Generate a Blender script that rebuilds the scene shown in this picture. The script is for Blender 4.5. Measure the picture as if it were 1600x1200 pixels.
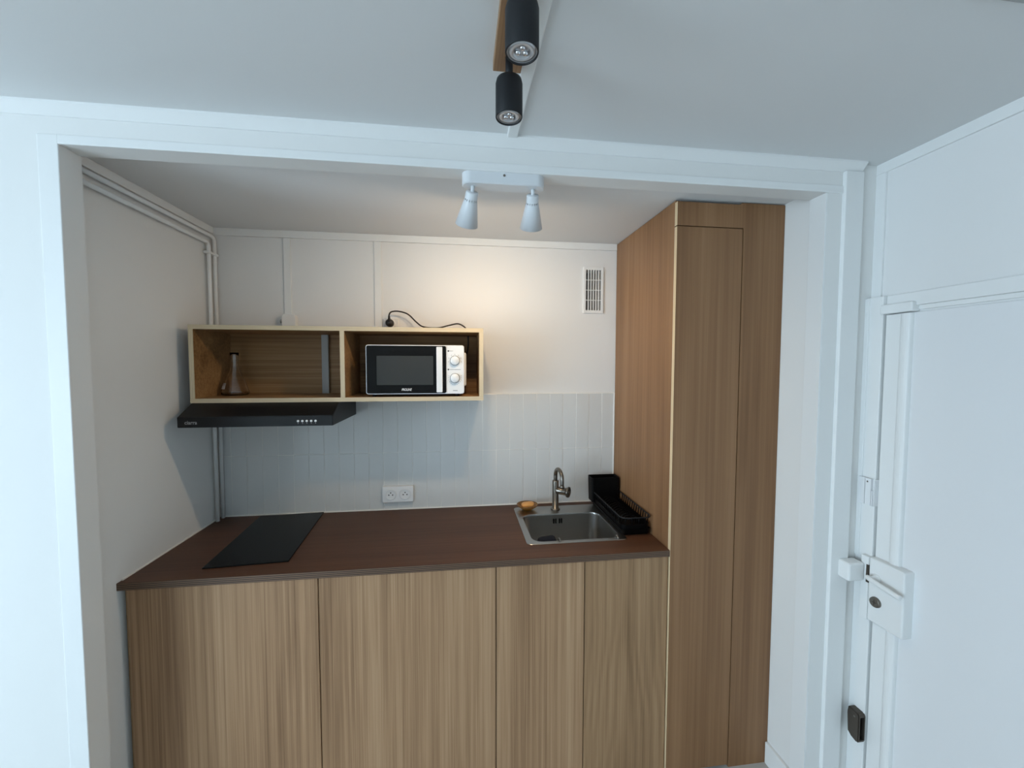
import bpy, bmesh, math, random
from mathutils import Vector, Matrix
random.seed(7)
for o in list(bpy.data.objects): bpy.data.objects.remove(o)
sc = bpy.context.scene
col = sc.collection

# ------------------------------------------------------------------ camera
CAM = Vector((1.1684, -2.1351, 1.7108)); YAW, PITCH, ROLL = 0.1284, -0.0488, 0.0019
cd = bpy.data.cameras.new('camera'); cam = bpy.data.objects.new('camera', cd); col.objects.link(cam)
cd.sensor_width = 36.0; cd.lens = 36.0 * 634.17 / 1600.0; cd.clip_start = 0.02
_f = Vector((math.sin(YAW)*math.cos(PITCH), math.cos(YAW)*math.cos(PITCH), math.sin(PITCH)))
_r = Vector((math.cos(YAW), -math.sin(YAW), 0)); _u = _r.cross(_f)
_r2 = _r*math.cos(ROLL) + _u*math.sin(ROLL); _u2 = -_r*math.sin(ROLL) + _u*math.cos(ROLL)
cam.matrix_world = Matrix(((_r2.x, _u2.x, -_f.x, CAM.x), (_r2.y, _u2.y, -_f.y, CAM.y), (_r2.z, _u2.z, -_f.z, CAM.z), (0, 0, 0, 1)))
sc.camera = cam

# ------------------------------------------------------------------ daylight, exposure
SKY = 14.0; LAMP_W = 6.8; EXPO = 0.0
w = bpy.data.worlds.new('world'); sc.world = w; w.use_nodes = True
bg = w.node_tree.nodes['Background']
bg.inputs[0].default_value = (0.65, 0.83, 1.0, 1); bg.inputs[1].default_value = SKY
sc.view_settings.view_transform = 'Standard'; sc.view_settings.look = 'None'
sc.view_settings.exposure = EXPO; sc.view_settings.gamma = 1.0; sc.view_settings.use_curve_mapping = False
# window opening in the side wall opposite the entrance door (behind the camera, to its left) through which the overcast sky shines
WX0, WX1, WZ0, WZ1, YR, XS = -4.5, -2.2, 0.12, 2.25, -4.7, -3.2      # WX0, WX1: the opening along y
pl = bpy.data.lights.new('window_side_offscreen', 'AREA'); pl.shape = 'RECTANGLE'; pl.size = WX1-WX0; pl.size_y = WZ1-WZ0
pl.cycles.is_portal = True                     # a portal: only guides sampling of the sky through the opening
po = bpy.data.objects.new('window_side_offscreen', pl); col.objects.link(po)
po.location = (XS-0.11, (WX0+WX1)/2, (WZ0+WZ1)/2); po.rotation_euler = (math.radians(90), 0, math.radians(-90))

# ------------------------------------------------------------------ materials
def srgb(r, g, b):
    f = lambda c: (c/255/12.92) if c/255 <= .04045 else ((c/255+.055)/1.055)**2.4
    return (f(r), f(g), f(b), 1)
def mat(name, c, rough=.5, metal=0.0, spec=.5, bump=0.0, bscale=60, var=0.0, trans=0, ior=1.45, coat=0.0, emit=None):
    m = bpy.data.materials.new(name); m.use_nodes = True; nt = m.node_tree; b = nt.nodes['Principled BSDF']
    b.inputs['Base Color'].default_value = c; b.inputs['Roughness'].default_value = rough
    b.inputs['Metallic'].default_value = metal; b.inputs['Specular IOR Level'].default_value = spec
    b.inputs['Transmission Weight'].default_value = trans; b.inputs['IOR'].default_value = ior
    b.inputs['Coat Weight'].default_value = coat
    if emit: b.inputs['Emission Color'].default_value = emit[0]; b.inputs['Emission Strength'].default_value = emit[1]
    tc = nt.nodes.new('ShaderNodeTexCoord')
    if bump or var:
        n = nt.nodes.new('ShaderNodeTexNoise'); n.inputs['Scale'].default_value = bscale; n.inputs['Detail'].default_value = 4
        nt.links.new(tc.outputs['Object'], n.inputs['Vector'])
    if bump:
        bp = nt.nodes.new('ShaderNodeBump'); bp.inputs['Strength'].default_value = bump; bp.inputs['Distance'].default_value = .002
        nt.links.new(n.outputs['Fac'], bp.inputs['Height']); nt.links.new(bp.outputs['Normal'], b.inputs['Normal'])
    if var:
        n2 = nt.nodes.new('ShaderNodeTexNoise'); n2.inputs['Scale'].default_value = 3; n2.inputs['Detail'].default_value = 5
        nt.links.new(tc.outputs['Object'], n2.inputs['Vector'])
        mx = nt.nodes.new('ShaderNodeMix'); mx.data_type = 'RGBA'
        mx.inputs['A'].default_value = tuple(x*(1-var) for x in c[:3])+(1,); mx.inputs['B'].default_value = tuple(min(1, x*(1+var)) for x in c[:3])+(1,)
        nt.links.new(n2.outputs['Fac'], mx.inputs['Factor']); nt.links.new(mx.outputs['Result'], b.inputs['Base Color'])
    return m
def wood(name, dark, mid, light, axis='z', rough=.5, fig=1.0, cath=False, rnd=True, sx=1.0, hairw=.22):
    m = bpy.data.materials.new(name); m.use_nodes = True; nt = m.node_tree; b = nt.nodes['Principled BSDF']; L = nt.links.new
    tc = nt.nodes.new('ShaderNodeTexCoord'); oi = nt.nodes.new('ShaderNodeObjectInfo')
    add = nt.nodes.new('ShaderNodeVectorMath'); add.operation = 'ADD'
    sc_ = nt.nodes.new('ShaderNodeVectorMath'); sc_.operation = 'SCALE'; sc_.inputs['Scale'].default_value = 7.0 if rnd else 0.0
    cmb = nt.nodes.new('ShaderNodeCombineXYZ')
    for k in range(3): L(oi.outputs['Random'], cmb.inputs[k])
    L(cmb.outputs[0], sc_.inputs[0]); L(tc.outputs['Object'], add.inputs[0]); L(sc_.outputs[0], add.inputs[1])
    def noise(sl, sc2, det, dist=0.0):
        mp = nt.nodes.new('ShaderNodeMapping')
        s = [sc2*sx]*3; s['xyz'.index(axis)] = sl; mp.inputs['Scale'].default_value = s
        L(add.outputs[0], mp.inputs['Vector'])
        n = nt.nodes.new('ShaderNodeTexNoise'); n.inputs['Scale'].default_value = 1.0; n.inputs['Detail'].default_value = det
        n.inputs['Distortion'].default_value = dist; n.inputs['Roughness'].default_value = .6
        L(mp.outputs[0], n.inputs['Vector']); return n.outputs['Fac']
    broad = noise(.35, 7, 3, .3); fine = noise(.8, 85, 4, .15); hair = noise(2.5, 300, 2)
    def math_(op, a, bb, c=None):
        n = nt.nodes.new('ShaderNodeMath'); n.operation = op
        for i, v in enumerate((a, bb)):
            if isinstance(v, (int, float)): n.inputs[i].default_value = v
            else: L(v, n.inputs[i])
        return n.outputs[0]
    v = math_('ADD', math_('MULTIPLY', broad, .42), math_('ADD', math_('MULTIPLY', fine, .36*fig), math_('ADD', math_('MULTIPLY', hair, hairw), .36*(1-fig)*.5+(.22-hairw)*.5)))
    if cath:   # plain-sawn "cathedral" figure: nested parabolas along the grain
        mp = nt.nodes.new('ShaderNodeMapping'); mp.inputs['Scale'].default_value = (1, 1, 1); L(tc.outputs['Object'], mp.inputs['Vector'])
        sp = nt.nodes.new('ShaderNodeSeparateXYZ'); L(mp.outputs[0], sp.inputs[0])
        ax = math_('ABSOLUTE', math_('ADD', sp.outputs[0], math_('MULTIPLY', math_('SUBTRACT', noise(1.1, 3, 2), .5), .12)), 0)
        ph = math_('ADD', math_('MULTIPLY', math_('POWER', math_('ADD', math_('MULTIPLY', ax, ax), .0009), .5), 200.0), math_('MULTIPLY', sp.outputs[2], 11.0))
        ph = math_('ADD', ph, math_('MULTIPLY', noise(2.2, 12, 3), 5.0))
        cw = math_('MULTIPLY', math_('SINE', ph, 0), .028)
        v = math_('ADD', v, cw)
    r = nt.nodes.new('ShaderNodeValToRGB'); e = r.color_ramp.elements
    e[0].position = .36; e[0].color = dark; e[1].position = .68; e[1].color = light
    k = e.new(.52); k.color = mid
    L(v, r.inputs['Fac']); L(r.outputs['Color'], b.inputs['Base Color'])
    b.inputs['Roughness'].default_value = rough; b.inputs['Specular IOR Level'].default_value = .35
    bp = nt.nodes.new('ShaderNodeBump'); bp.inputs['Strength'].default_value = .08; bp.inputs['Distance'].default_value = .001
    L(hair, bp.inputs['Height']); L(bp.outputs['Normal'], b.inputs['Normal'])
    return m
def ply(name, c1, c2, axis, period, rough=.6):
    m = bpy.data.materials.new(name); m.use_nodes = True; nt = m.node_tree; b = nt.nodes['Principled BSDF']; L = nt.links.new
    tc = nt.nodes.new('ShaderNodeTexCoord'); wv = nt.nodes.new('ShaderNodeTexWave')
    wv.bands_direction = axis.upper(); wv.inputs['Scale'].default_value = 2*math.pi/(20*period)*1.0
    wv.inputs['Distortion'].default_value = .15; wv.inputs['Detail'].default_value = 1; wv.inputs['Detail Scale'].default_value = .3
    r = nt.nodes.new('ShaderNodeValToRGB'); r.color_ramp.elements[0].color = c1; r.color_ramp.elements[1].color = c2
    r.color_ramp.elements[0].position = .3; r.color_ramp.elements[1].position = .6
    L(tc.outputs['Object'], wv.inputs['Vector']); L(wv.outputs['Fac'], r.inputs['Fac']); L(r.outputs['Color'], b.inputs['Base Color'])
    b.inputs['Roughness'].default_value = rough
    return m
M = {}
M['wall'] = mat('white_wall_paint', srgb(234, 234, 231), .6, bump=.12, bscale=45, spec=.3)
M['panel'] = mat('white_panel_paint', srgb(234, 234, 232), .45, bump=.05, bscale=30, spec=.35)
M['ceil'] = mat('ceiling_paint', srgb(228, 229, 228), .8, bump=.05, bscale=40, spec=.2)
M['trim'] = mat('white_trim_paint', srgb(236, 237, 235), .4, spec=.4, bump=.03)
M['door'] = mat('door_white_paint', srgb(232, 233, 233), .45, spec=.4, bump=.05, bscale=25)
M['floor'] = mat('grey_floor', srgb(184, 181, 176), .5, bump=.05, var=.12)
M['tile'] = mat('glazed_white_tile', srgb(216, 217, 215), .16, bump=.3, bscale=14, spec=.5)
M['grout'] = mat('white_grout', srgb(240, 238, 232), .8)
M['oak'] = wood('oak_veneer', srgb(130, 98, 70), srgb(172, 136, 102), srgb(196, 163, 128), 'z', fig=1.1)
M['oakc'] = wood('oak_veneer_cathedral', srgb(124, 95, 66), srgb(162, 128, 94), srgb(184, 152, 116), 'z', cath=True, fig=.5)
M['oakt'] = wood('oak_veneer_tall', srgb(112, 79, 52), srgb(145, 108, 75), srgb(168, 131, 96), 'z', fig=.55, hairw=.09)
M['oaks'] = wood('oak_veneer_shelf', srgb(110, 78, 46), srgb(150, 113, 73), srgb(178, 142, 99), 'x')
M['oakp'] = wood('oak_plank', srgb(120, 88, 62), srgb(150, 116, 84), srgb(170, 138, 104), 'y')
M['plye'] = ply('birch_ply_edge', srgb(188, 169, 136), srgb(218, 202, 172), 'z', .0045)
M['plyv'] = ply('birch_ply_edge_upright', srgb(192, 174, 142), srgb(218, 203, 174), 'x', .006)
M['plyd'] = ply('door_ply_edge', srgb(214, 190, 150), srgb(226, 206, 170), 'y', .02)
M['top'] = wood('brown_film_plywood', srgb(68, 42, 28), srgb(88, 57, 39), srgb(108, 72, 50), 'x', rough=.5, rnd=False, fig=.5)
M['tope'] = ply('worktop_ply_edge', srgb(46, 30, 22), srgb(116, 90, 69), 'z', .0064)
M['carc'] = mat('plywood_carcass', srgb(168, 138, 102), .7)
M['black'] = mat('black_enamel', srgb(17, 18, 20), .4, spec=.35)
M['matt'] = mat('matt_black', srgb(27, 29, 32), .55, spec=.4)
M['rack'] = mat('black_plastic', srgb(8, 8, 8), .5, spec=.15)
M['hob'] = mat('black_glass', srgb(20, 19, 18), .25, spec=.14)
M['steel'] = mat('brushed_steel', srgb(176, 174, 170), .3, metal=1, bump=.05, bscale=200)
M['steeld'] = mat('satin_nickel', srgb(128, 122, 114), .28, metal=1)
M['chrome'] = mat('chrome', srgb(220, 222, 226), .08, metal=1)
M['lens'] = mat('reflector_bulb_face', srgb(205, 208, 212), .22, metal=.55)
M['white'] = mat('white_plastic', srgb(235, 236, 236), .35)
M['lampw'] = mat('white_lacquer', srgb(225, 228, 230), .35)
M['greyb'] = mat('grey_lacquer', srgb(168, 168, 166), .5)
M['dark'] = mat('hole_shade', srgb(38, 34, 31), .8)  # dark tone standing in for the shade inside the socket pin holes
M['slot'] = mat('galvanised_duct', srgb(150, 150, 148), .6)
M['bronze'] = mat('bronze_metal', srgb(86, 78, 70), .4, metal=.6)
M['win'] = mat('microwave_window', srgb(58, 61, 62), .2, spec=.12)
M['mwb'] = mat('microwave_black', srgb(20, 21, 22), .2, spec=.12)
M['print'] = mat('grey_print', srgb(90, 90, 90), .6)
M['text'] = mat('white_print', srgb(225, 225, 225), .5)
M['textg'] = mat('grey_white_print', srgb(150, 150, 152), .5)
M['cable'] = mat('black_cable', srgb(24, 22, 22), .5)
M['amber'] = mat('amber_glass', srgb(214, 158, 70), .08, trans=.75)
M['soap'] = mat('amber_soap', srgb(226, 164, 92), .35, bump=.1, bscale=40)
M['sponge'] = mat('navy_sponge', srgb(13, 16, 30), .9, bump=.5, bscale=250)
M['label'] = mat('paper_label', srgb(200, 196, 190), .7)
M['bulb'] = mat('warm_bulb', srgb(255, 225, 180), .5, emit=((1, .78, .52, 1), 12))
M['gl'] = mat('clear_glass', (1, 1, 1, 1), .02, trans=1.0, ior=1.45)
def pane_mat():
    m = bpy.data.materials.new('window_glass'); m.use_nodes = True; nt = m.node_tree; nt.nodes.clear()
    o = nt.nodes.new('ShaderNodeOutputMaterial'); t = nt.nodes.new('ShaderNodeBsdfTransparent'); g = nt.nodes.new('ShaderNodeBsdfGlossy')
    g.inputs['Roughness'].default_value = .02; mx = nt.nodes.new('ShaderNodeMixShader'); mx.inputs[0].default_value = .06
    nt.links.new(t.outputs[0], mx.inputs[1]); nt.links.new(g.outputs[0], mx.inputs[2]); nt.links.new(mx.outputs[0], o.inputs[0]); return m
M['pane'] = pane_mat()

# ------------------------------------------------------------------ mesh helpers
def box(bm, x0, x1, y0, y1, z0, z1, bev=0.0, seg=2, mi=0):
    if x0 > x1: x0, x1 = x1, x0
    if y0 > y1: y0, y1 = y1, y0
    if z0 > z1: z0, z1 = z1, z0
    r = bmesh.ops.create_cube(bm, size=1.0); vs = r['verts']
    for v in vs: v.co = Vector((x0+(v.co.x+.5)*(x1-x0), y0+(v.co.y+.5)*(y1-y0), z0+(v.co.z+.5)*(z1-z0)))
    fs = set(f for v in vs for f in v.link_faces)
    for f in fs: f.material_index = mi
    if bev:
        es = list(set(e for v in vs for e in v.link_edges))
        bmesh.ops.bevel(bm, geom=es, offset=bev, segments=seg, affect='EDGES', profile=.5)
    return vs
def basis(d):
    d = Vector(d).normalized(); a = Vector((0, 0, 1)) if abs(d.z) < .9 else Vector((1, 0, 0))
    u = a.cross(d).normalized(); v = d.cross(u); return u, v, d
def lathe(bm, origin, axis, prof, n=24, cap0=True, cap1=True, mi=0):
    """prof: list of (radius, distance along axis)"""
    u, v, d = basis(axis); o = Vector(origin); rings = []
    for r, h in prof:
        if r <= 1e-6: rings.append([bm.verts.new(o+d*h)])
        else: rings.append([bm.verts.new(o+d*h+(u*math.cos(2*math.pi*k/n)+v*math.sin(2*math.pi*k/n))*r) for k in range(n)])
    fs = []
    for a, b in zip(rings, rings[1:]):
        for k in range(n):
            k2 = (k+1) % n
            if len(a) == 1 and len(b) == 1: continue
            if len(a) == 1: fs.append(bm.faces.new((a[0], b[k2], b[k])))
            elif len(b) == 1: fs.append(bm.faces.new((a[k], a[k2], b[0])))
            else: fs.append(bm.faces.new((a[k], a[k2], b[k2], b[k])))
    if cap0 and len(rings[0]) > 1: fs.append(bm.faces.new(list(reversed(rings[0]))))
    if cap1 and len(rings[-1]) > 1: fs.append(bm.faces.new(rings[-1]))
    for f in fs: f.smooth = True; f.material_index = mi
def tube(bm, pts, r, n=10, closed=False, cap=True):
    pts = [Vector(p) for p in pts]; N = len(pts); rings = []; pu = None
    for i, p in enumerate(pts):
        if closed: t = (pts[(i+1) % N]-pts[i-1]).normalized()
        else: t = (pts[min(i+1, N-1)]-pts[max(i-1, 0)]).normalized()
        if pu is None: pu = basis(t)[0]
        pu = (pu-t*pu.dot(t)).normalized(); pv = t.cross(pu)
        rr = r[i] if isinstance(r, (list, tuple)) else r
        rings.append([bm.verts.new(p+(pu*math.cos(2*math.pi*k/n)+pv*math.sin(2*math.pi*k/n))*rr) for k in range(n)])
    for i in range(N if closed else N-1):
        a, b = rings[i], rings[(i+1) % N]
        for k in range(n):
            f = bm.faces.new((a[k], a[(k+1) % n], b[(k+1) % n], b[k])); f.smooth = True
    if cap and not closed: bm.faces.new(list(reversed(rings[0]))); bm.faces.new(rings[-1])
def smooth_path(pts, n=6):
    """Catmull-Rom through the points"""
    P = [Vector(p) for p in pts]; P = [P[0]*2-P[1]]+P+[P[-1]*2-P[-2]]; out = []
    for i in range(1, len(P)-2):
        for k in range(n):
            t = k/n; a, b, c, d = P[i-1:i+3]
            out.append(.5*((2*b)+(c-a)*t+(2*a-5*b+4*c-d)*t*t+(3*b-a-3*c+d)*t**3))
    out.append(P[-2]); return out
def rrect(x0, x1, y0, y1, r, n=6):
    out = []
    for cx, cy, a0 in ((x1-r, y1-r, 0), (x0+r, y1-r, 90), (x0+r, y0+r, 180), (x1-r, y0+r, 270)):
        for k in range(n+1):
            a = math.radians(a0+90*k/n); out.append((cx+r*math.cos(a), cy+r*math.sin(a)))
    return out
def loops(bm, ls, close_first=False, close_last=False, smooth=False, mi=0):
    """bridge a list of equal-length vertex loops"""
    rings = [[bm.verts.new(p) for p in l] for l in ls]; n = len(rings[0])
    for a, b in zip(rings, rings[1:]):
        for k in range(n):
            f = bm.faces.new((a[k], a[(k+1) % n], b[(k+1) % n], b[k])); f.smooth = smooth; f.material_index = mi
    if close_first: bm.faces.new(list(reversed(rings[0]))).material_index = mi
    if close_last: bm.faces.new(rings[-1]).material_index = mi
def prism(bm, poly, f0, f1, mi=0):
    """poly: 2D points; f0/f1 map a 2D point to 3D on either end"""
    loops(bm, [[f0(p) for p in poly], [f1(p) for p in poly]], True, True, mi=mi)
def origin_of(o):
    p = Vector(o.location)
    while o.parent: o = o.parent; p = p+o.location
    return p
def obj(name, bm, m, parent=None, org=None, kind=None):
    bmesh.ops.recalc_face_normals(bm, faces=bm.faces[:])
    me = bpy.data.meshes.new(name)
    xs = [v.co for v in bm.verts]
    if org is None:
        lo = Vector((min(v.x for v in xs), min(v.y for v in xs), min(v.z for v in xs))); hi = Vector((max(v.x for v in xs), max(v.y for v in xs), max(v.z for v in xs)))
        org = Vector(((lo.x+hi.x)/2, (lo.y+hi.y)/2, lo.z))
    org = Vector(org)
    for v in bm.verts: v.co -= org
    bm.to_mesh(me); bm.free()
    for mm in (m if isinstance(m, (list, tuple)) else [m]): me.materials.append(M[mm])
    o = bpy.data.objects.new(name, me); col.objects.link(o)
    if parent: o.parent = parent; o.location = org-origin_of(parent)
    else: o.location = org
    if kind: o['kind'] = kind
    return o
def tag(o, label, cat, group=None, kind=None):
    o['label'] = label; o['category'] = cat
    if group: o['group'] = group
    if kind: o['kind'] = kind
    return o
def thing(name, loc, label, cat, group=None, kind=None):
    e = bpy.data.objects.new(name, None); col.objects.link(e); e.location = loc; e.empty_display_size = .05
    return tag(e, label, cat, group, kind)
def B(name, m, dims, parent=None, bev=0.0, seg=2, kind=None, org=None):
    bm = bmesh.new(); box(bm, *dims, bev=bev, seg=seg); return obj(name, bm, m, parent, org, kind)
def T(name, text, m, size, loc, parent, face='front', bold=0.0, shear=0.0, width=None, depth=.0006):
    """flat raised lettering on a face looking towards -y"""
    cu = bpy.data.curves.new(name, 'FONT'); cu.body = text; cu.size = size; cu.align_x = 'CENTER'; cu.align_y = 'CENTER'
    cu.extrude = depth/2; cu.offset = bold; cu.shear = shear
    to = bpy.data.objects.new(name+'_curve', cu); col.objects.link(to)
    me = bpy.data.meshes.new_from_object(to.evaluated_get(bpy.context.evaluated_depsgraph_get()))
    bpy.data.objects.remove(to)
    if width:
        xs = [v.co.x for v in me.vertices]; k = width/(max(xs)-min(xs))
        for v in me.vertices: v.co.x *= k
    for v in me.vertices: v.co = Vector((v.co.x, -v.co.z, v.co.y))
    me.materials.clear(); me.materials.append(M[m])
    o = bpy.data.objects.new(name, me); col.objects.link(o); o.parent = parent; o.location = Vector(loc)-origin_of(parent)
    return o

# ------------------------------------------------------------------ dimensions
ZT = .9576; W = 2.012; D = .6196            # worktop top, width, depth
ZC = 2.357; ZM = 2.428; ZH = 2.3235         # alcove ceiling, main ceiling, header soffit
YI, YF = -.7455, -.8138                     # inner and outer faces of the opening wall
XL, XR, XW = .0578, 2.472, 2.674            # opening jambs, door wall

# ------------------------------------------------------------------ setting
def S(name, m, dims, label, cat, bev=0.0, parent=None):
    o = B(name, m, dims, parent, bev)
    o['kind'] = 'structure'
    if parent is None: o['label'] = label; o['category'] = cat
    return o
S('floor', 'floor', (XS-.1, XW+.1, YR-.15, .1, -.1, 0), 'grey floor running under the kitchen units', 'floor')
def holed(outer, inner, f0, f1):
    """slab with a rectangular hole; outer/inner are 2D quads in the same order"""
    bm = bmesh.new(); R4 = {}
    for k, ring in (('o', outer), ('i', inner)):
        for e, f in ((0, f0), (1, f1)): R4[k, e] = [bm.verts.new(f(p)) for p in ring]
    for k in range(4):
        j = (k+1) % 4
        for e in (0, 1): bm.faces.new((R4['o', e][k], R4['o', e][j], R4['i', e][j], R4['i', e][k]))
        for q in 'oi': bm.faces.new((R4[q, 0][k], R4[q, 0][j], R4[q, 1][j], R4[q, 1][k]))
    return bm
quad = lambda x0, x1, z0, z1: [(x0, z0), (x1, z0), (x1, z1), (x0, z1)]
wb = obj('wall_back', holed(quad(-.1, 2.6, 0, ZM+.1), quad(1.839, 1.930, 1.996, 2.222), lambda p: (p[0], .003, p[1]), lambda p: (p[0], .1, p[1])), 'panel')
tag(wb, 'white back wall of the kitchen alcove with tiled splashback', 'wall', kind='structure')
S('wall_left', 'wall', (-.1, 0, YI, .003, 0, ZM+.1), 'white left side wall of the kitchen alcove', 'wall')
S('wall_alcove', 'wall', (2.475, 2.575, YI, .003, 0, ZM+.1), 'white strip of alcove side wall beside the tall cabinet', 'wall')
S('ceiling', 'ceil', (-.1, 2.6, YI, .1, ZC, ZC+.1), 'alcove ceiling above the kitchen units', 'ceiling')
S('ceiling', 'ceil', (XS-.1, XW+.1, YR-.15, YF+.001, ZM, ZM+.1), 'main room ceiling carrying the black spotlights', 'ceiling')
# opening wall (one piece: two cheeks and a header)
bm = bmesh.new()
poly = [(XS-.1, 0), (XL, 0), (XL, ZH), (XR, ZH), (XR, 0), (XW+.1, 0), (XW+.1, ZM+.1), (XS-.1, ZM+.1)]
prism(bm, poly, lambda p: (p[0], YF, p[1]), lambda p: (p[0], YI, p[1]))
o = obj('wall_front', bm, 'wall'); tag(o, 'white wall with the wide opening into the kitchen alcove', 'wall', kind='structure')
S('wall_right', 'panel', (XW, XW+.1, YR, YF, 0, ZM), 'white side wall holding the entrance door', 'wall')
S('wall_rear', 'wall', (XS-.1, XW+.1, YR-.12, YR, 0, ZM), 'white wall of the main room facing the kitchen alcove', 'wall')
bm = bmesh.new()
for a in ((YR, WX0, 0, ZM), (WX1, YF, 0, ZM), (WX0, WX1, 0, WZ0), (WX0, WX1, WZ1, ZM)): box(bm, XS-.12, XS, a[0], a[1], a[2], a[3])
o = obj('wall_side', bm, 'wall'); tag(o, 'white wall around the window of the main room, opposite the entrance door', 'wall', kind='structure')
wn = thing('window_1', (XS-.08, (WX0+WX1)/2, WZ0), 'tall white double casement window of the main room', 'window', kind='structure')
xm = (WX0+WX1)/2
bm = bmesh.new()
for a in ((WX0, WX0+.06, WZ0, WZ1), (WX1-.06, WX1, WZ0, WZ1), (WX0+.06, WX1-.06, WZ0, WZ0+.06), (WX0+.06, WX1-.06, WZ1-.06, WZ1), (xm-.04, xm+.04, WZ0+.06, WZ1-.06)):
    box(bm, XS-.1, XS-.05, a[0], a[1], a[2], a[3], .004)
obj('window_frame', bm, 'trim', wn)
for a in ((WX0+.06, xm-.04), (xm+.04, WX1-.06)): B('pane', 'pane', (XS-.077, XS-.073, a[0], a[1], WZ0+.06, WZ1-.06), wn)

tn = [0]
def trim(dims, label, m='trim', bev=.002):
    tn[0] += 1
    return S('trim_%d' % tn[0], m, dims, label, 'trim', bev)
trim((0, W, -.010, .004, 2.322, ZC), 'white cover strip along the top of the alcove back wall')
trim((.318, .352, -.004, .004, 1.556, 2.322), 'white upright cover strip behind the junction box')
trim((.745, .781, -.004, .004, 1.556, 2.322), 'white upright cover strip beside the plugged-in socket')
trim((0, .012, YI, -.010, 2.325, ZC), 'white cover strip along the top of the alcove left wall above the pipes')
trim((.006, XL+.0005, YF-.004, YF+.002, 0, 2.349), 'white flat lining strip beside the left jamb of the opening', 'trim')
trim((XL, 2.53, YF-.005, YF+.002, ZH-.0005, 2.349), 'white flat lining strip along the lower edge of the header', 'trim')
trim((2.53, 2.603, YF-.014, YF+.002, 0, ZM-.03), 'white raised upright board beside the right jamb of the opening', 'trim', bev=.003)
trim((XR-.006, XR+.002, YF+.0005, YI-.0005, 0, ZH), 'white lining of the right jamb of the opening', bev=.001)
bm = bmesh.new()
prism(bm, [(YF+.002, ZM+.001), (YF+.002, 2.398), (YF-.004, 2.398), (YF-.010, 2.404), (YF-.028, ZM-.006), (YF-.028, ZM+.001)], lambda p: (XS, p[0], p[1]), lambda p: (2.60, p[0], p[1]))
tn[0] += 1; o = obj('trim_%d' % tn[0], bm, 'trim'); tag(o, 'white cornice moulding where header meets the main ceiling', 'trim', kind='structure')
trim((1.319, 1.352, -3.4, YF-.02, ZM-.009, ZM+.001), 'white ceiling batten beside the black spotlights', bev=.003)
trim((XW-.008, XW+.002, YF-.034, YF+.001, 1.955, ZM-.036), 'white upright cover strip in the corner above the entrance door', 'trim')
trim((XW-.008, XW+.002, -3.6, YF+.001, ZM-.036, ZM+.001), 'white cover strip along the ceiling above the entrance door', 'trim')
S('baseboard_right', 'trim', (2.462, 2.476, YI+.001, -D-.002, 0, .095), 'low white skirting beside the tall cabinet', 'skirting', .003)

# splashback tiles, grout and caulk belong to the back wall
B('grout', 'grout', (.0, W, -.0032, .004, ZT-.01, 1.556), wb)
TP, TH, G = .0725, .2982, .0018
def tile_mesh(w):
    bm = bmesh.new(); box(bm, -w/2+G/2, w/2-G/2, -.0045, .003, G/2, TH-G/2, .0011, 2)
    me = bpy.data.meshes.new('tile'); bmesh.ops.recalc_face_normals(bm, faces=bm.faces[:]); bm.to_mesh(me); bm.free(); me.materials.append(M['tile']); return me
full = tile_mesh(TP); n = int(W/TP); rest = W-n*TP; part = tile_mesh(rest)
for row in range(2):
    for k in range(n+1):
        t = bpy.data.objects.new('tile', full if k < n else part); col.objects.link(t); t.parent = wb
        x = W-TP*(k+.5) if k < n else rest/2
        t.location = Vector((x, random.uniform(-.0006, .0004), ZT-.0003+TH*row))-origin_of(wb)
        t.rotation_euler = (random.uniform(-.004, .004), 0, random.uniform(-.012, .012))
B('caulk_line', 'grout', (.02, W, -.010, 0, ZT-.002, ZT+.005), wb, .002)
B('caulk_line', 'grout', (W-.006, W, -.009, 0, ZT, 1.556), wb, .002)
bm = bmesh.new(); box(bm, 0, .006, -D+.02, -.02, ZT-.002, ZT+.005, .002); wl = bpy.data.objects['wall_left']; obj('caulk_line', bm, 'grout', wl)

# ------------------------------------------------------------------ base cabinets
def door(dims, m, parent, lab=None):
    bm = bmesh.new(); box(bm, *dims, bev=.0012, seg=1)
    o = obj('door', bm, m, parent, org=((dims[0]+dims[1])/2, (dims[2]+dims[3])/2, 1.6 if m == 'oakc' else dims[4]))
    if lab: o['label'] = lab
    return o
YD0, YD1 = -D+.009, -D+.027; ZD = .930
g = .0017
def base(x0, x1, splits, label, mats):
    c = thing('base_cabinet', ((x0+x1)/2, -D/2, 0), label, 'cabinet')
    bm = bmesh.new(); y0 = YD1+.002
    t = .018
    box(bm, x0+.001, x0+t, y0, -.01, 0, ZD+.0018); box(bm, x1-t, x1-.001, y0, -.01, 0, ZD+.0018)
    box(bm, x0+t, x1-t, y0, -.01, .08, .098); box(bm, x0+t, x1-t, -.02, -.01, .098, ZD+.0018); box(bm, x0+t, x1-t, y0, y0+.018, 0, .08)
    for s in splits[1:-1]: box(bm, s-.012, s+.012, y0, y0+.02, .098, ZD-.06)
    obj('carcass', bm, 'carc', c)
    for a, b, m in zip(splits, splits[1:], mats): door((a+g, b-g, YD0, YD1, .012, ZD), m, c)
    return c
base(.004, .652, (.022, .652), 'wide oak base cabinet door below the hob', ['oak'])
base(.652, 1.305, (.652, 1.305), 'wide oak base cabinet below the empty middle of the worktop', ['oak'])
base(1.305, 2.0105, (1.305, 1.659, 2.0105), 'oak base cabinet with two narrow doors below the sink', ['oak', 'oakc'])

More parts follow.
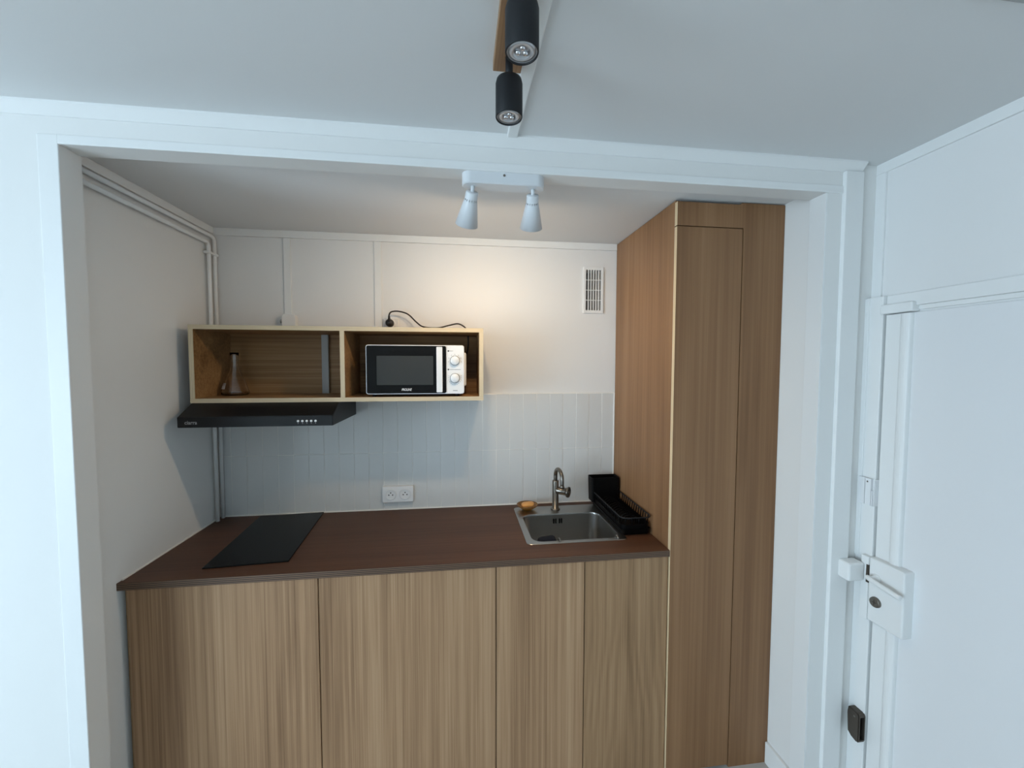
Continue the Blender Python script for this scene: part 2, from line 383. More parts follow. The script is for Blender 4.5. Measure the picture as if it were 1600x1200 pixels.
# worktop with sink cut-out
SX0, SX1, SY0, SY1 = 1.455, 1.872, -.490, -.072
bm = bmesh.new(); z0 = ZT-.0255
outer = [(.0, -D), (2.011, -D), (2.011, -.0095), (.0, -.0095)]; inner = [(SX0, SY0), (SX1, SY0), (SX1, SY1), (SX0, SY1)]
vo = {}
for tag_, ring in (('o', outer), ('i', inner)):
    for z in (z0, ZT): vo[tag_, z] = [bm.verts.new((p[0], p[1], z)) for p in ring]
for k in range(4):
    j = (k+1) % 4
    bm.faces.new((vo['o', ZT][k], vo['o', ZT][j], vo['i', ZT][j], vo['i', ZT][k]))
    bm.faces.new((vo['o', z0][j], vo['o', z0][k], vo['i', z0][k], vo['i', z0][j]))
    f = bm.faces.new((vo['o', z0][k], vo['o', z0][j], vo['o', ZT][j], vo['o', ZT][k])); f.material_index = 1
    f = bm.faces.new((vo['i', z0][j], vo['i', z0][k], vo['i', ZT][k], vo['i', ZT][j])); f.material_index = 1
tag(obj('worktop', bm, ['top', 'tope']), 'dark brown plywood worktop with layered edge', 'worktop')

# ------------------------------------------------------------------ tall cabinet
tc = thing('tall_cabinet', (2.24, -D/2, 0), 'floor-to-ceiling oak tall cabinet at the end of the worktop', 'cabinet')
XT0, XT1 = 2.012, 2.4735
B('side_panel', 'oakt', (XT0+.001, XT0+.019, -D+.018, -.003, 0, ZC-.003), tc)
B('back_panel', 'carc', (XT0+.019, XT1, -.013, -.003, 0, ZC-.01), tc)
def edged(name, poly, y0, y1, parent):
    bm = bmesh.new(); prism(bm, poly, lambda p: (p[0], y0, p[1]), lambda p: (p[0], y1, p[1]))
    bm.faces.ensure_lookup_table(); bmesh.ops.recalc_face_normals(bm, faces=bm.faces[:])
    for f in bm.faces:
        f.material_index = 1 if f.normal.x < -.5 and f.calc_center_median().x < XT0+.001 else 0
    return obj(name, bm, ['oakt', 'plyd'], parent)
ZDT = 2.250
edged('door', [(XT0, .012), (2.290, .012), (2.290, ZDT), (XT0, ZDT)], -D-.001, -D+.017, tc)
edged('fixed_panel', [(XT0, ZDT+.004), (2.294, ZDT+.004), (2.294, .0), (XT1, .0), (XT1, 2.352), (2.285, 2.352), (2.28, 2.345), (XT0, 2.345)], -D-.001, -D+.017, tc)
B('stile', 'carc', (2.275, 2.31, -D+.018, -D+.036, 0, 2.3), tc)
B('rail', 'carc', (XT0+.019, 2.275, -D+.018, -D+.036, 2.23, 2.28), tc)

# ------------------------------------------------------------------ wall shelf
SHX0, SHX1, SHY, SHZ0, SHZ1, t = .056, 1.275, -.2937, 1.546, 1.872, .0185
sh = thing('wall_shelf', ((SHX0+SHX1)/2, SHY/2, SHZ0), 'open oak plywood wall shelf box with two compartments above the hood', 'shelf')
def shelf_panel(name, dims, axis):
    bm = bmesh.new(); box(bm, *dims); bmesh.ops.recalc_face_normals(bm, faces=bm.faces[:])
    for f in bm.faces: f.material_index = 1 if f.normal.y < -.5 or (abs(f.normal.x) > .5 and axis == 'h') else 0
    return obj(name, bm, ['oaks', 'plye' if axis == 'h' else 'plyv'], sh)
YB = -.004
shelf_panel('top_panel', (SHX0, SHX1, SHY, YB, SHZ1-t, SHZ1), 'h')
shelf_panel('bottom_panel', (SHX0, SHX1, SHY, YB, SHZ0, SHZ0+t), 'h')
for x in (SHX0, SHX1-t): shelf_panel('side_panel', (x, x+t, SHY+.0005, YB, SHZ0+t, SHZ1-t), 'v')
shelf_panel('divider', (.655, .655+t, SHY+.0005, YB, SHZ0+t, SHZ1-t), 'v')
for x0, x1 in ((SHX0+t, .655), (.655+t, SHX1-t)): B('back_panel', 'oaks', (x0, x1, -.016, YB, SHZ0+t, SHZ1-t), sh)
o = B('upright_strip', 'greyb', (.496, .528, -.034, -.016, SHZ0+t, SHZ1-t), sh, .0015); o['label'] = 'flat grey upright strip on the back of the empty compartment'

# ------------------------------------------------------------------ cooker hood
hd = thing('cooker_hood', (.354, -.19, 1.456), 'slim black cooker hood mounted under the wall shelf', 'cooker hood')
HX0, HX1 = .060, .648
bm = bmesh.new()
prof = [(-.004, 1.456), (-.385, 1.456), (-.385, 1.498), (-.296, 1.5455), (-.004, 1.5455)]
loops(bm, [[(HX0, y, z) for y, z in prof], [(HX1, y, z) for y, z in prof]], True, True)
bmesh.ops.bevel(bm, geom=bm.edges[:], offset=.002, segments=2, affect='EDGES')
obj('body', bm, 'black', hd)
B('filter_panel', 'steeld', (HX0+.03, HX1-.03, -.35, -.04, 1.452, 1.457), hd)
T('lettering', 'ciarra', 'textg', .021, (.110, -.3854, 1.476), hd, width=.045, bold=.0003)
for k in range(5):
    x = .512+.017*k; bm = bmesh.new(); lathe(bm, (x, -.384, 1.4765), (0, -1, 0), [(.0048, 0), (.0048, .003), (.0038, .0042)], 14)
    b = obj('button', bm, 'white', hd)
    B('button_mark', 'textg', (x-.0015, x+.0015, -.3855, -.3845, 1.4655, 1.4685), hd)

# ------------------------------------------------------------------ microwave
MX0, MX1, MZ0, MZ1, MY = .760, 1.189, 1.5765, 1.795, -.284
mw = thing('microwave', (.975, -.15, SHZ0+t), 'white microwave oven with black door in the wall shelf', 'microwave')
bm = bmesh.new(); box(bm, MX0+.006, MX1-.004, MY+.018, -.060, MZ0-.002, MZ1-.004, .006)
obj('casing', bm, 'white', mw)
bm = bmesh.new(); box(bm, MX1-.006, MX1+.011, -.21, -.06, MZ0+.03, MZ1-.03, .008, 3); obj('side_vent_bulge', bm, 'white', mw)
def rr_front(name, x0, x1, z0, z1, r, y0, y1, m, parent, inset=.0):
    bm = bmesh.new(); p = rrect(x0, x1, z0, z1, r, 5); q = rrect(x0+.001, x1-.001, z0+.001, z1-.001, max(r-.001, .0005), 5)
    loops(bm, [[(a, y1, b) for a, b in p], [(a, y0+.001, b) for a, b in p], [(a, y0, b) for a, b in q]], True, True)
    return obj(name, bm, m, parent)
rr_front('front_frame', MX0, MX1, MZ0, MZ1, .010, MY, MY+.02, 'white', mw)
dr = rr_front('door', MX0+.0035, 1.1085, MZ0+.0035, MZ1-.0035, .008, MY-.004, MY+.004, 'mwb', mw)
rr_front('window', .806, 1.052, 1.617, 1.747, .004, MY-.0047, MY-.003, 'win', dr)
rr_front('handle', 1.0665, 1.0925, MZ0+.008, MZ1-.008, .003, MY-.020, MY-.003, 'white', dr)
T('lettering', 'PROLINE', 'text', .0145, (.934, MY-.0046, 1.5965), dr, width=.044, bold=.0003, shear=.25)
pn = rr_front('control_panel', 1.1105, MX1-.001, MZ0+.001, MZ1-.001, .009, MY-.004, MY+.004, 'white', mw)
for z, a0, a1 in ((1.7265, -10, 190), (1.6475, -60, 240)):
    bm = bmesh.new(); lathe(bm, (1.1475, MY-.003, z), (0, -1, 0), [(.0205, 0), (.0200, .012), (.0185, .014), (.0, .0145)], 28); obj('knob', bm, 'white', pn)
    bm = bmesh.new(); lathe(bm, (1.1475, MY-.0035, z), (0, -1, 0), [(.0222, 0), (.0222, .001)], 28); obj('knob_rim', bm, 'print', pn)
    bm = bmesh.new(); k = 7 if z > 1.7 else 13
    for i in range(k):
        a = math.radians((a0+(a1-a0)*i/(k-1)) if z > 1.7 else (a0-150+(a1-a0)*i/(k-1)+0))
        if z < 1.7: a = math.radians(20-220*i/(k-1))
        cx, cz = 1.1475+.0285*math.cos(a), z+.0285*math.sin(a)
        box(bm, cx-.0012, cx+.0012, MY-.0046, MY-.0035, cz-.0011, cz+.0011)
    obj('dial_marks', bm, 'print', pn)
for z, L_ in ((1.7695, .016), (1.6865, .05)):
    bm = bmesh.new(); lathe(bm, (1.1185, MY-.0035, z), (0, -1, 0), [(.0036, 0), (.0036, .0012)], 14); obj('symbol_dot', bm, 'print', pn)
    B('caption_mark', 'print', (1.1235, 1.1235+L_, MY-.0046, MY-.0035, z-.0007, z+.0007), pn)
B('caption_mark', 'print', (1.139, 1.159, MY-.0046, MY-.0035, 1.5905, 1.5925), pn)
for x in (MX0+.03, MX1-.03):
    for y in (MY+.03, -.07):
        bm = bmesh.new(); lathe(bm, (x, y, SHZ0+t), (0, 0, 1), [(.008, 0), (.009, .012)], 12); obj('foot', bm, 'black', mw)

# power cable of the microwave
cb = thing('power_cable', (.98, -.05, SHZ1), 'black power cable and plug looping over the top of the wall shelf', 'cable')
bm = bmesh.new()
path = smooth_path([(.823, -.050, 1.922), (.823, -.051, 1.950), (.834, -.050, 1.968), (.868, -.048, 1.972), (.915, -.048, 1.958), (.955, -.048, 1.920), (.99, -.048, 1.897), (1.06, -.046, 1.893), (1.115, -.044, 1.906), (1.16, -.044, 1.915), (1.19, -.046, 1.902), (1.205, -.05, 1.885), (1.212, -.055, SHZ1+.004)], 8)
tube(bm, path, .0036, 8); obj('cord', bm, 'cable', cb)
bm = bmesh.new()
tube(bm, smooth_path([(1.212, -.055, SHZ1-t-.0005), (1.212, -.055, 1.80), (1.205, -.053, 1.765), (1.195, -.048, 1.745), (1.18, -.053, 1.74)], 6), .0036, 8); obj('cord', bm, 'cable', cb)
bm = bmesh.new(); lathe(bm, (.823, -.014, 1.915), (0, -1, 0), [(.016, 0), (.0195, .004), (.0195, .028), (.015, .036), (0, .037)], 24)
tube(bm, [(.823, -.043, 1.924), (.823, -.048, 1.934), (.823, -.050, 1.948)], [.008, .0065, .0045], 10); obj('plug', bm, 'cable', cb)
# socket under the plug, junction box
def rplate(bm, x0, x1, z0, z1, y0, y1, r=.006): 
    p = rrect(x0, x1, z0, z1, r, 5); q = rrect(x0+.002, x1-.002, z0+.002, z1-.002, r, 5)
    loops(bm, [[(a, y1, b) for a, b in p], [(a, y0+.002, b) for a, b in p], [(a, y0, b) for a, b in q]], True, True)
so = thing('wall_socket', (.826, -.005, 1.874), 'single white wall socket behind the black plug above the wall shelf', 'socket')
bm = bmesh.new(); rplate(bm, .788, .862, 1.868, 1.942, -.010, .003); obj('plate', bm, 'white', so)
bm = bmesh.new(); lathe(bm, (.823, -.0095, 1.913), (0, -1, 0), [(.027, 0), (.027, .003), (.024, .0045)], 28); obj('insert', bm, 'white', so)
jb = thing('junction_box', (.346, -.02, 1.885), 'small white junction box on the wall above the empty compartment', 'junction box')
bm = bmesh.new(); rplate(bm, .313, .377, 1.88, 1.953, -.030, .003, .016); obj('cover', bm, 'trim', jb)
bm = bmesh.new(); lathe(bm, (.314, -.014, 1.918), (-1, 0, 0), [(.009, 0), (.010, .008), (.007, .012)], 14); obj('cable_gland', bm, 'greyb', jb)
ds = thing('double_socket', (.851, -.008, 1.0), 'double white wall socket on the tiles above the worktop', 'socket')
bm = bmesh.new(); rplate(bm, .7735, .9285, 1.000, 1.083, -.020, -.004, .004); obj('plate', bm, 'white', ds)
for x in (.815, .887):
    bm = bmesh.new(); lathe(bm, (x, -.0185, 1.0405), (0, -1, 0), [(.0290, 0), (.0290, .003), (.0270, .0048), (.0225, .0048), (.0215, .0012), (.0, .0012)], 32)
    s = obj('outlet', bm, 'white', ds)
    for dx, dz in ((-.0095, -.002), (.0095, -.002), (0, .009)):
        bm = bmesh.new(); lathe(bm, (x+dx, -.0193, 1.0405+dz), (0, -1, 0), [(.0032, 0), (.0032, .001)], 10); obj('pin_hole_shade', bm, 'dark', s)  # flat dark discs: shade of the pin holes put in as colour

# glass carafe in the empty compartment
ca = thing('glass_carafe', (.140, -.115, SHZ0+t), 'clear glass carafe with wide base and paper label in the wall shelf', 'carafe')
outer = [(.0, 0), (.050, 0), (.056, .006), (.055, .02), (.045, .055), (.028, .095), (.0175, .125), (.0150, .150), (.0165, .180), (.0185, .196)]
inn = [(r-.002, max(h, .004)) for r, h in reversed(outer[2:])]
bm = bmesh.new(); lathe(bm, (.140, -.115, SHZ0+t+.0005), (0, 0, 1), outer+[(.0172, .1965)]+inn[1:]+[(0, .005)], 32); obj('glass_body', bm, 'gl', ca)
bm = bmesh.new(); N = 6
ring = []
for k in range(N+1):
    a = math.radians(-152+k*6.5)
    ring.append([(.140+r*math.cos(a), -.115+r*math.sin(a), SHZ0+t+h) for r, h in ((.0522, .031), (.0440, .058))])
for k in range(N):
    bm.faces.new([bm.verts.new(p) for p in (ring[k][0], ring[k+1][0], ring[k+1][1], ring[k][1])])
bmesh.ops.remove_doubles(bm, verts=bm.verts[:], dist=1e-5)
bmesh.ops.solidify(bm, geom=bm.faces[:], thickness=.0006); obj('paper_label', bm, 'label', ca)

# ------------------------------------------------------------------ hob
hb = thing('induction_hob', (.357, -.281, ZT), 'narrow black glass hob set on the worktop', 'hob')
hb.rotation_euler = (0, 0, math.radians(3.9))
bm = bmesh.new(); box(bm, -.146, .146, -.26, .26, 0, .0055, .0015, 2)
me = bpy.data.meshes.new('glass_plate'); bm.to_mesh(me); bm.free(); me.materials.append(M['hob']); o = bpy.data.objects.new('glass_plate', me); col.objects.link(o); o.parent = hb
# ------------------------------------------------------------------ sink
sk = thing('sink', (1.665, -.28, ZT), 'square stainless steel inset sink in the worktop', 'sink')
ox0, ox1, oy0, oy1 = 1.445, 1.886, -.503, -.060
ix0, ix1, iy0, iy1 = 1.474, 1.859, -.478, -.172
nn = 8
def L3(x0, x1, y0, y1, r, z): return [(a, b, z) for a, b in rrect(x0, x1, y0, y1, r, nn)]
bm = bmesh.new()
loops(bm, [L3(ox0+.001, ox1-.001, oy0+.001, oy1-.001, .022, ZT-.0005), L3(ox0, ox1, oy0, oy1, .022, ZT+.0012), L3(ox0+.002, ox1-.002, oy0+.002, oy1-.002, .021, ZT+.0030),
           L3(ix0-.005, ix1+.005, iy0-.005, iy1+.005, .05, ZT+.0030), L3(ix0-.001, ix1+.001, iy0-.001, iy1+.001, .047, ZT+.0018), L3(ix0, ix1, iy0, iy1, .046, ZT-.004)], smooth=False)
obj('rim', bm, 'steel', sk)
bm = bmesh.new()
loops(bm, [L3(ix0, ix1, iy0, iy1, .046, ZT-.004), L3(ix0+.004, ix1-.004, iy0+.004, iy1-.004, .046, ZT-.13), L3(ix0+.012, ix1-.012, iy0+.012, iy1-.012, .042, ZT-.152), L3(ix0+.03, ix1-.03, iy0+.03, iy1-.03, .03, ZT-.16)], False, True, smooth=True)
bs = obj('basin', bm, 'steel', sk)
for x in (1.634, 1.645, 1.664, 1.675): B('overflow_slot_shade', 'rack', (x-.0032, x+.0032, iy1-.006, iy1+.002, ZT-.046, ZT-.022), bs, .001)  # black blocks colour in the shade of the open overflow slots
bm = bmesh.new(); lathe(bm, (1.6665, -.325, ZT-.1598), (0, 0, 1), [(.045, 0), (.045, .002), (.036, .0025), (.034, .001), (0, .001)], 28); obj('drain', bm, 'steeld', bs)

# tap
FX, FY = 1.657, -.112
tp = thing('tap', (FX, FY, ZT+.003), 'brushed nickel kitchen tap with swan neck and wheel handle behind the sink', 'tap')
bm = bmesh.new(); lathe(bm, (FX, FY, ZT+.0028), (0, 0, 1), [(.024, 0), (.024, .005), (.020, .007), (.0165, .008), (.0165, .150), (.0145, .153), (.0, .153)], 28); obj('body', bm, 'steeld', tp)
hx = Vector((.12, -.99, 0)).normalized(); o0 = Vector((FX, FY, ZT+.14)); R_ = .046
pts = [o0, o0+Vector((0, 0, .03))]
for k in range(13):
    a = math.pi*(1-k/12); pts.append(o0+Vector((0, 0, .042))+hx*(R_+R_*math.cos(a))+Vector((0, 0, R_*.88*math.sin(a))))
pts += [o0+hx*(2*R_)+Vector((0, 0, .02)), o0+hx*(2*R_)+Vector((0, 0, .004))]
bm = bmesh.new(); tube(bm, pts, .0098, 16); obj('spout', bm, 'steeld', tp)
bm = bmesh.new(); p0 = o0+hx*(2*R_)+Vector((0, 0, -.002)); lathe(bm, p0, (0, 0, 1), [(.0115, 0), (.0115, .014), (.0098, .016)], 16); obj('spout_tip', bm, 'steeld', tp)
hv = Vector((.80, -.60, -.02)).normalized(); h0 = Vector((FX, FY, ZT+.105))+hv*.008
bm = bmesh.new(); lathe(bm, h0, hv, [(.0185, 0), (.0190, .004), (.0190, .052), (.017, .054), (0, .054)], 24); hdl = obj('handle_barrel', bm, 'steeld', tp)
bm = bmesh.new(); h1 = h0+hv*.054
lathe(bm, h1, hv, [(.019, 0), (.0265, .003), (.0275, .008), (.0265, .013), (.0215, .013), (.0215, .006), (0, .006)], 28); obj('wheel', bm, 'steeld', hdl)
u, v, d_ = basis(hv)
bm = bmesh.new(); lathe(bm, h1+hv*.006, hv, [(.0215, 0), (.0215, .001), (0, .001)], 24); obj('wheel_recess', bm, 'steeld', hdl)
for k in range(5):
    a = 2*math.pi*k/5+.3; e = u*math.cos(a)+v*math.sin(a)
    bm = bmesh.new(); tube(bm, [h1+hv*.009+e*.002, h1+hv*.009+e*.022], .0026, 8); obj('spoke', bm, 'steeld', hdl)
bm = bmesh.new(); lathe(bm, h1+hv*.006, hv, [(.007, 0), (.007, .007), (0, .008)], 16); obj('hub', bm, 'steeld', hdl)

# soap dish and soap
SDX, SDY = 1.513, -.095
zz = ZT+.003
sd = tag(obj('soap_dish', (lambda b: (lathe(b, (SDX, SDY, zz), (0, 0, 1), [(0, 0), (.022, 0), (.024, .003), (.034, .008), (.050, .019), (.0555, .027), (.0535, .0275), (.046, .020), (.030, .011), (.0, .009)], 36), b)[1])(bmesh.new()), 'amber'),
    'small amber glass soap dish on the sink rim', 'soap dish')
bm = bmesh.new(); r = bmesh.ops.create_uvsphere(bm, u_segments=24, v_segments=14, radius=1)
for v_ in bm.verts:
    c = v_.co; p = lambda q, e: math.copysign(abs(q)**e, q)
    v_.co = Vector((SDX+.002+p(c.x, .6)*.033, SDY-.002+p(c.y, .6)*.022, zz+.0255+p(c.z, .7)*.0125+(.003*c.x)))
for f in bm.faces: f.smooth = True
tag(obj('soap_bar', bm, 'soap'), 'honey-coloured bar of soap lying in the amber dish', 'soap')

# sponge hung inside the basin and rim clips
bm = bmesh.new(); box(bm, 1.505, 1.586, -.466, -.392, ZT-.085, ZT+.001, .018, 3)
for v_ in bm.verts: v_.co.z -= (1.60-v_.co.x)*.12; v_.co += Vector((random.uniform(-1, 1), random.uniform(-1, 1), random.uniform(-1, 1)))*.0008
for f in bm.faces: f.smooth = True
sp = thing('sponge', (1.55, -.45, ZT-.09), 'dark navy sponge hanging inside the front of the sink basin', 'sponge'); obj('pad', bm, 'sponge', sp)
bm = bmesh.new(); tube(bm, smooth_path([(1.578, -.466, ZT-.03), (1.586, -.470, ZT+.006), (1.588, -.482, ZT+.010), (1.588, -.496, ZT+.005)], 5), .0028, 8); obj('hook', bm, 'steel', sp)
bm = bmesh.new(); tube(bm, smooth_path([(1.838, -.472, ZT-.03), (1.840, -.474, ZT+.006), (1.842, -.484, ZT+.011), (1.842, -.496, ZT+.0045)], 5), .0036, 8)
tag(obj('sink_clip', bm, 'steel'), 'small steel clip over the sink rim beside the dish rack', 'clip')

# ------------------------------------------------------------------ dish rack
dk = thing('dish_rack', (1.945, -.26, ZT), 'black dish drainer rack between the sink and the tall cabinet', 'dish rack')
RX0, RX1, RY0, RY1 = 1.868, 2.005, -.470, -.045
zb = ZT+.0032
def rl(x0, x1, y0, y1, r, z): return [(a, b, z) for a, b in rrect(x0, x1, y0, y1, r, 5)]
bm = bmesh.new()
loops(bm, [rl(RX0+.01, RX1-.008, RY0+.01, RY1-.008, .012, zb), rl(RX0, RX1, RY0, RY1, .016, zb+.026), rl(RX0+.003, RX1-.003, RY0+.003, RY1-.003, .014, zb+.026), rl(RX0+.013, RX1-.011, RY0+.013, RY1-.011, .010, zb+.004)], True, True)
obj('drip_tray', bm, 'rack', dk)
zr = ZT+.083
bm = bmesh.new(); tube(bm, [Vector(p) for p in rl(RX0-.002, RX1, RY0-.006, RY1, .03, zr)], .0030, 8, True); obj('rim_wire', bm, 'matt', dk)
bm = bmesh.new()
loops(bm, [rl(RX0+.004, RX1-.006, RY0+.006, RY1-.006, .022, zb+.012), rl(RX0+.002, RX1-.004, RY0-.001, RY1-.004, .026, zb+.048), rl(RX0+.0045, RX1-.0065, RY0+.0015, RY1-.0065, .024, zb+.048), rl(RX0+.0065, RX1-.0085, RY0+.0085, RY1-.0085, .02, zb+.0145)], True, True)
obj('basket', bm, 'rack', dk)
y = RY0+.03
while y < RY1-.09:
    for x, dx in ((RX1-.001, -.004), (RX0-.001, .004)):
        bm = bmesh.new(); tube(bm, [(x, y, zr), (x+dx, y, zb+.045)], .0022, 6); obj('side_bar', bm, 'rack', dk)
    bm = bmesh.new(); xm_ = (RX0+RX1)/2
    tube(bm, smooth_path([(RX0+.02, y, zb+.015), (RX0+.028, y+.004, zb+.05), (xm_-.01, y+.008, zb+.066), (RX1-.035, y+.004, zb+.05), (RX1-.026, y, zb+.015)], 4), .002, 6); obj('plate_loop', bm, 'rack', dk)
    y += .024
for x in (1.885, 1.915, 1.945, 1.975):
    bm = bmesh.new(); tube(bm, [(x, RY0-.006, zr), (x, RY0+.003, zb+.045)], .0022, 6); obj('side_bar', bm, 'rack', dk)
bm = bmesh.new()
ux0, ux1, uy0, uy1 = 1.852, 2.004, -.112, -.040
loops(bm, [rl(ux0+.003, ux1-.003, uy0+.003, uy1-.003, .008, zb+.028), rl(ux0, ux1, uy0, uy1, .010, ZT+.158), rl(ux0+.003, ux1-.003, uy0+.003, uy1-.003, .008, ZT+.158), rl(ux0+.006, ux1-.006, uy0+.006, uy1-.006, .006, zb+.033)], True, True)
obj('cutlery_box', bm, 'rack', dk)
bm = bmesh.new(); c0 = Vector((RX0-.008, -.062, ZT+.088)); tube(bm, [c0+Vector((math.cos(a)*.007, 0, math.sin(a)*.007)) for a in [2*math.pi*k/14 for k in range(14)]], .0018, 6, True); obj('wire_eye', bm, 'matt', dk)

# ------------------------------------------------------------------ vent grille
vg = thing('vent_grille', (1.885, 0, 1.986), 'white slotted vent grille high on the back wall', 'vent')
vx0, vx1, vz0, vz1 = 1.829, 1.940, 1.986, 2.232
B('duct_back', 'slot', (vx0+.004, vx1-.004, .1, .106, vz0+.004, vz1-.004), vg)
bm = bmesh.new()
def frame_rect(bm, x0, x1, z0, z1, wx, wz, y0, y1):
    box(bm, x0, x0+wx, y0, y1, z0, z1, .001); box(bm, x1-wx, x1, y0, y1, z0, z1, .001)
    box(bm, x0+wx, x1-wx, y0, y1, z0, z0+wz, .001); box(bm, x0+wx, x1-wx, y0, y1, z1-wz, z1, .001)
frame_rect(bm, vx0, vx1, vz0, vz1, .013, .016, -.006, .003); obj('frame', bm, 'trim', vg)
sw = (vx1-vx0-.026)/6
for k in range(1, 6): B('slat', 'trim', (vx0+.013+sw*k-.0022, vx0+.013+sw*k+.0022, -.005, .0, vz0+.015, vz1-.015), vg)
for k in range(1, 4):
    z = vz0+.016+(vz1-vz0-.032)*k/4; B('crossbar', 'trim', (vx0+.012, vx1-.012, -.0056, 0, z-.0016, z+.0016), vg)

# ------------------------------------------------------------------ heating pipes on the left wall
def pipe(label, y, zh):
    bm = bmesh.new(); x = .020; r = .022
    pts = [(x, YI+.001, zh), (x, y-r, zh)]
    for k in range(1, 6):
        a = math.radians(18*k); pts.append((x, y-r+r*math.sin(a), zh-r+r*math.cos(a)))
    pts += [(x, y, zh-.1), (x, y, ZT+.0005)]
    tube(bm, pts, .0085, 12); return tag(obj('heating_pipe', bm, 'trim'), label, 'pipe', 'painted pipes in the alcove corner')
pipe('upper white painted pipe under the alcove ceiling, tight in the corner', -.022, 2.306)
pipe('lower white painted pipe on the left wall, farther from the corner', -.066, 2.270)
bm = bmesh.new(); box(bm, .004, .032, -.082, -.008, 2.218, 2.230, .003); box(bm, -.002, .012, -.05, -.038, 2.219, 2.229)
tag(obj('pipe_clip', bm, 'trim'), 'white clip holding the two painted pipes together', 'clip')

# ------------------------------------------------------------------ white two-head spotlight under the header
wl_ = thing('white_spotlight', (1.313, -.782, ZH), 'white ceiling spotlight bar with two cone shades under the header', 'lamp')
bm = bmesh.new(); p = rrect(1.179, 1.447, -.8135, -.753, .028, 8); q = rrect(1.182, 1.444, -.8105, -.756, .026, 8)
loops(bm, [[(a, b, ZH+.001) for a, b in p], [(a, b, ZH-.034) for a, b in p], [(a, b, ZH-.037) for a, b in q]], True, True, smooth=False)
obj('base', bm, 'lampw', wl_)
bm = bmesh.new(); lathe(bm, (1.313, -.8128, ZH-.010), (0, -1, 0), [(.004, 0), (.004, .002), (.002, .003), (0, .003)], 12); obj('screw', bm, 'steeld', wl_)
def white_head(x, ax):
    ax = Vector(ax).normalized(); top = Vector((x, -.785, ZH-.037))
    bm = bmesh.new(); j = top+Vector((0, 0, -.009)); tube(bm, [top+Vector((0, 0, .002)), j, j+ax*.012], .0062, 12); st = obj('stem', bm, 'lampw', wl_)
    s = j+ax*.008
    prof = [(.0, 0), (.0190, 0), (.0202, .003), (.0206, .020), (.0208, .022), (.0218, .028), (.0222, .030), (.0390, .109), (.0383, .109), (.0235, .040), (.0130, .034), (.0130, .004), (0, .005)]
    bm = bmesh.new(); lathe(bm, s, ax, prof, 48)
    holes = [f for f in bm.faces if abs((f.calc_center_median()-s).dot(ax)-.025) < .001 and (f.calc_center_median()-s-ax*.025).length > .0205]
    bmesh.ops.delete(bm, geom=holes[::3], context='FACES')
    shd = obj('shade', bm, 'lampw', wl_)
    bm = bmesh.new(); bc = s+ax*.104
    lathe(bm, s+ax*.03, ax, [(.010, 0), (.012, .008), (.018, .020), (.0185, .030), (.012, .040), (0, .044)], 24); obj('bulb', bm, 'bulb', wl_)
    l = bpy.data.lights.new('bulb_light', 'POINT'); l.energy = LAMP_W; l.color = (1.0, .74, .47); l.shadow_soft_size = .02
    lo = bpy.data.objects.new('bulb_light', l); col.objects.link(lo); lo.parent = wl_
    lo.location = s+ax*.093-origin_of(wl_); lo.rotation_euler = ax.to_track_quat('-Z', 'Y').to_euler()
white_head(1.213, (-.16, .62, -.78))
white_head(1.411, (.06, .62, -.78))

# ------------------------------------------------------------------ black two-head spotlight on the main ceiling
bl = thing('black_spotlight', (1.283, -1.28, ZM), 'two black cylinder spotlights on an oak ceiling plank', 'lamp')
B('plank', 'oakp', (1.250, 1.3165, -1.428, -1.137, ZM-.021, ZM+.001), bl, .001)
for y in (-1.185, -1.380):
    x = 1.283; zt, zb_ = 2.362, 2.273
    bm = bmesh.new(); lathe(bm, (x, y, ZM-.020), (0, 0, -1), [(.0085, 0), (.0085, ZM-.020-zt+.004)], 14); obj('stem', bm, 'matt', bl)
    bm = bmesh.new(); lathe(bm, (x, y, zb_), (0, 0, 1), [(.0275, .012), (.0282, 0), (.0298, -.0005), (.0308, .002), (.0308, .074), (.0285, .083), (.0200, zt-zb_), (0, zt-zb_)], 36, cap0=False)
    cyl = obj('housing', bm, 'matt', bl)
    bm = bmesh.new(); lathe(bm, (x, y, zb_+.003), (0, 0, 1), [(.0280, 0), (.0255, .0015), (.0248, -.001), (.016, -.0015), (.015, .004), (.010, .002), (0, .0005)], 32, cap0=False); obj('bulb_face', bm, 'lens', cyl)
    for k in range(3):
        a = 2*math.pi*k/3+.5
        bm = bmesh.new(); lathe(bm, (x+.008*math.cos(a), y+.008*math.sin(a), zb_+.0055), (0, 0, -1), [(.0055, 0), (.0055, .003), (.003, .0055), (0, .006)], 14); obj('bulb_lens', bm, 'chrome', cyl)
# grey rail at the ceiling
bm = bmesh.new(); box(bm, 1.95, 2.66, -1.495, -1.438, ZM-.009, ZM+.001, .002)
tag(obj('ceiling_rail', bm, 'greyb'), 'grey rail fixed to the main ceiling near the entrance door wall', 'rail')

# ------------------------------------------------------------------ entrance door
XD = XW-.004
d1 = thing('door_1', (XD, -1.33, 0), 'white entrance door with long lock cover and lever handle', 'door', kind='structure')
B('leaf', 'door', (XD-.006, XW+.02, -1.80, -.884, .006, 1.886), d1, .002)
XC = 2.646
fr = B('frame_post', 'trim', (XC, XW+.002, -.876, YF+.0005, 0, 1.953), d1, .003)
B('cover_strip', 'trim', (XC-.004, XC+.006, YF-.016, YF+.0005, 1.0, 1.950), fr, .002)
B('frame_head', 'trim', (XC+.012, XW+.002, -1.9, -.876, 1.908, 1.953), d1, .003)
B('frame_head_bead', 'trim', (XC+.020, XW+.002, -1.9, -.972, 1.893, 1.908), d1, .002)
B('frame_post', 'trim', (XC, XW+.002, -1.9, -1.81, 0, 1.908), d1, .003)
B('frame_rebate', 'trim', (XW-.002, XW+.001, -.885, -.875, 0, 1.89), d1)
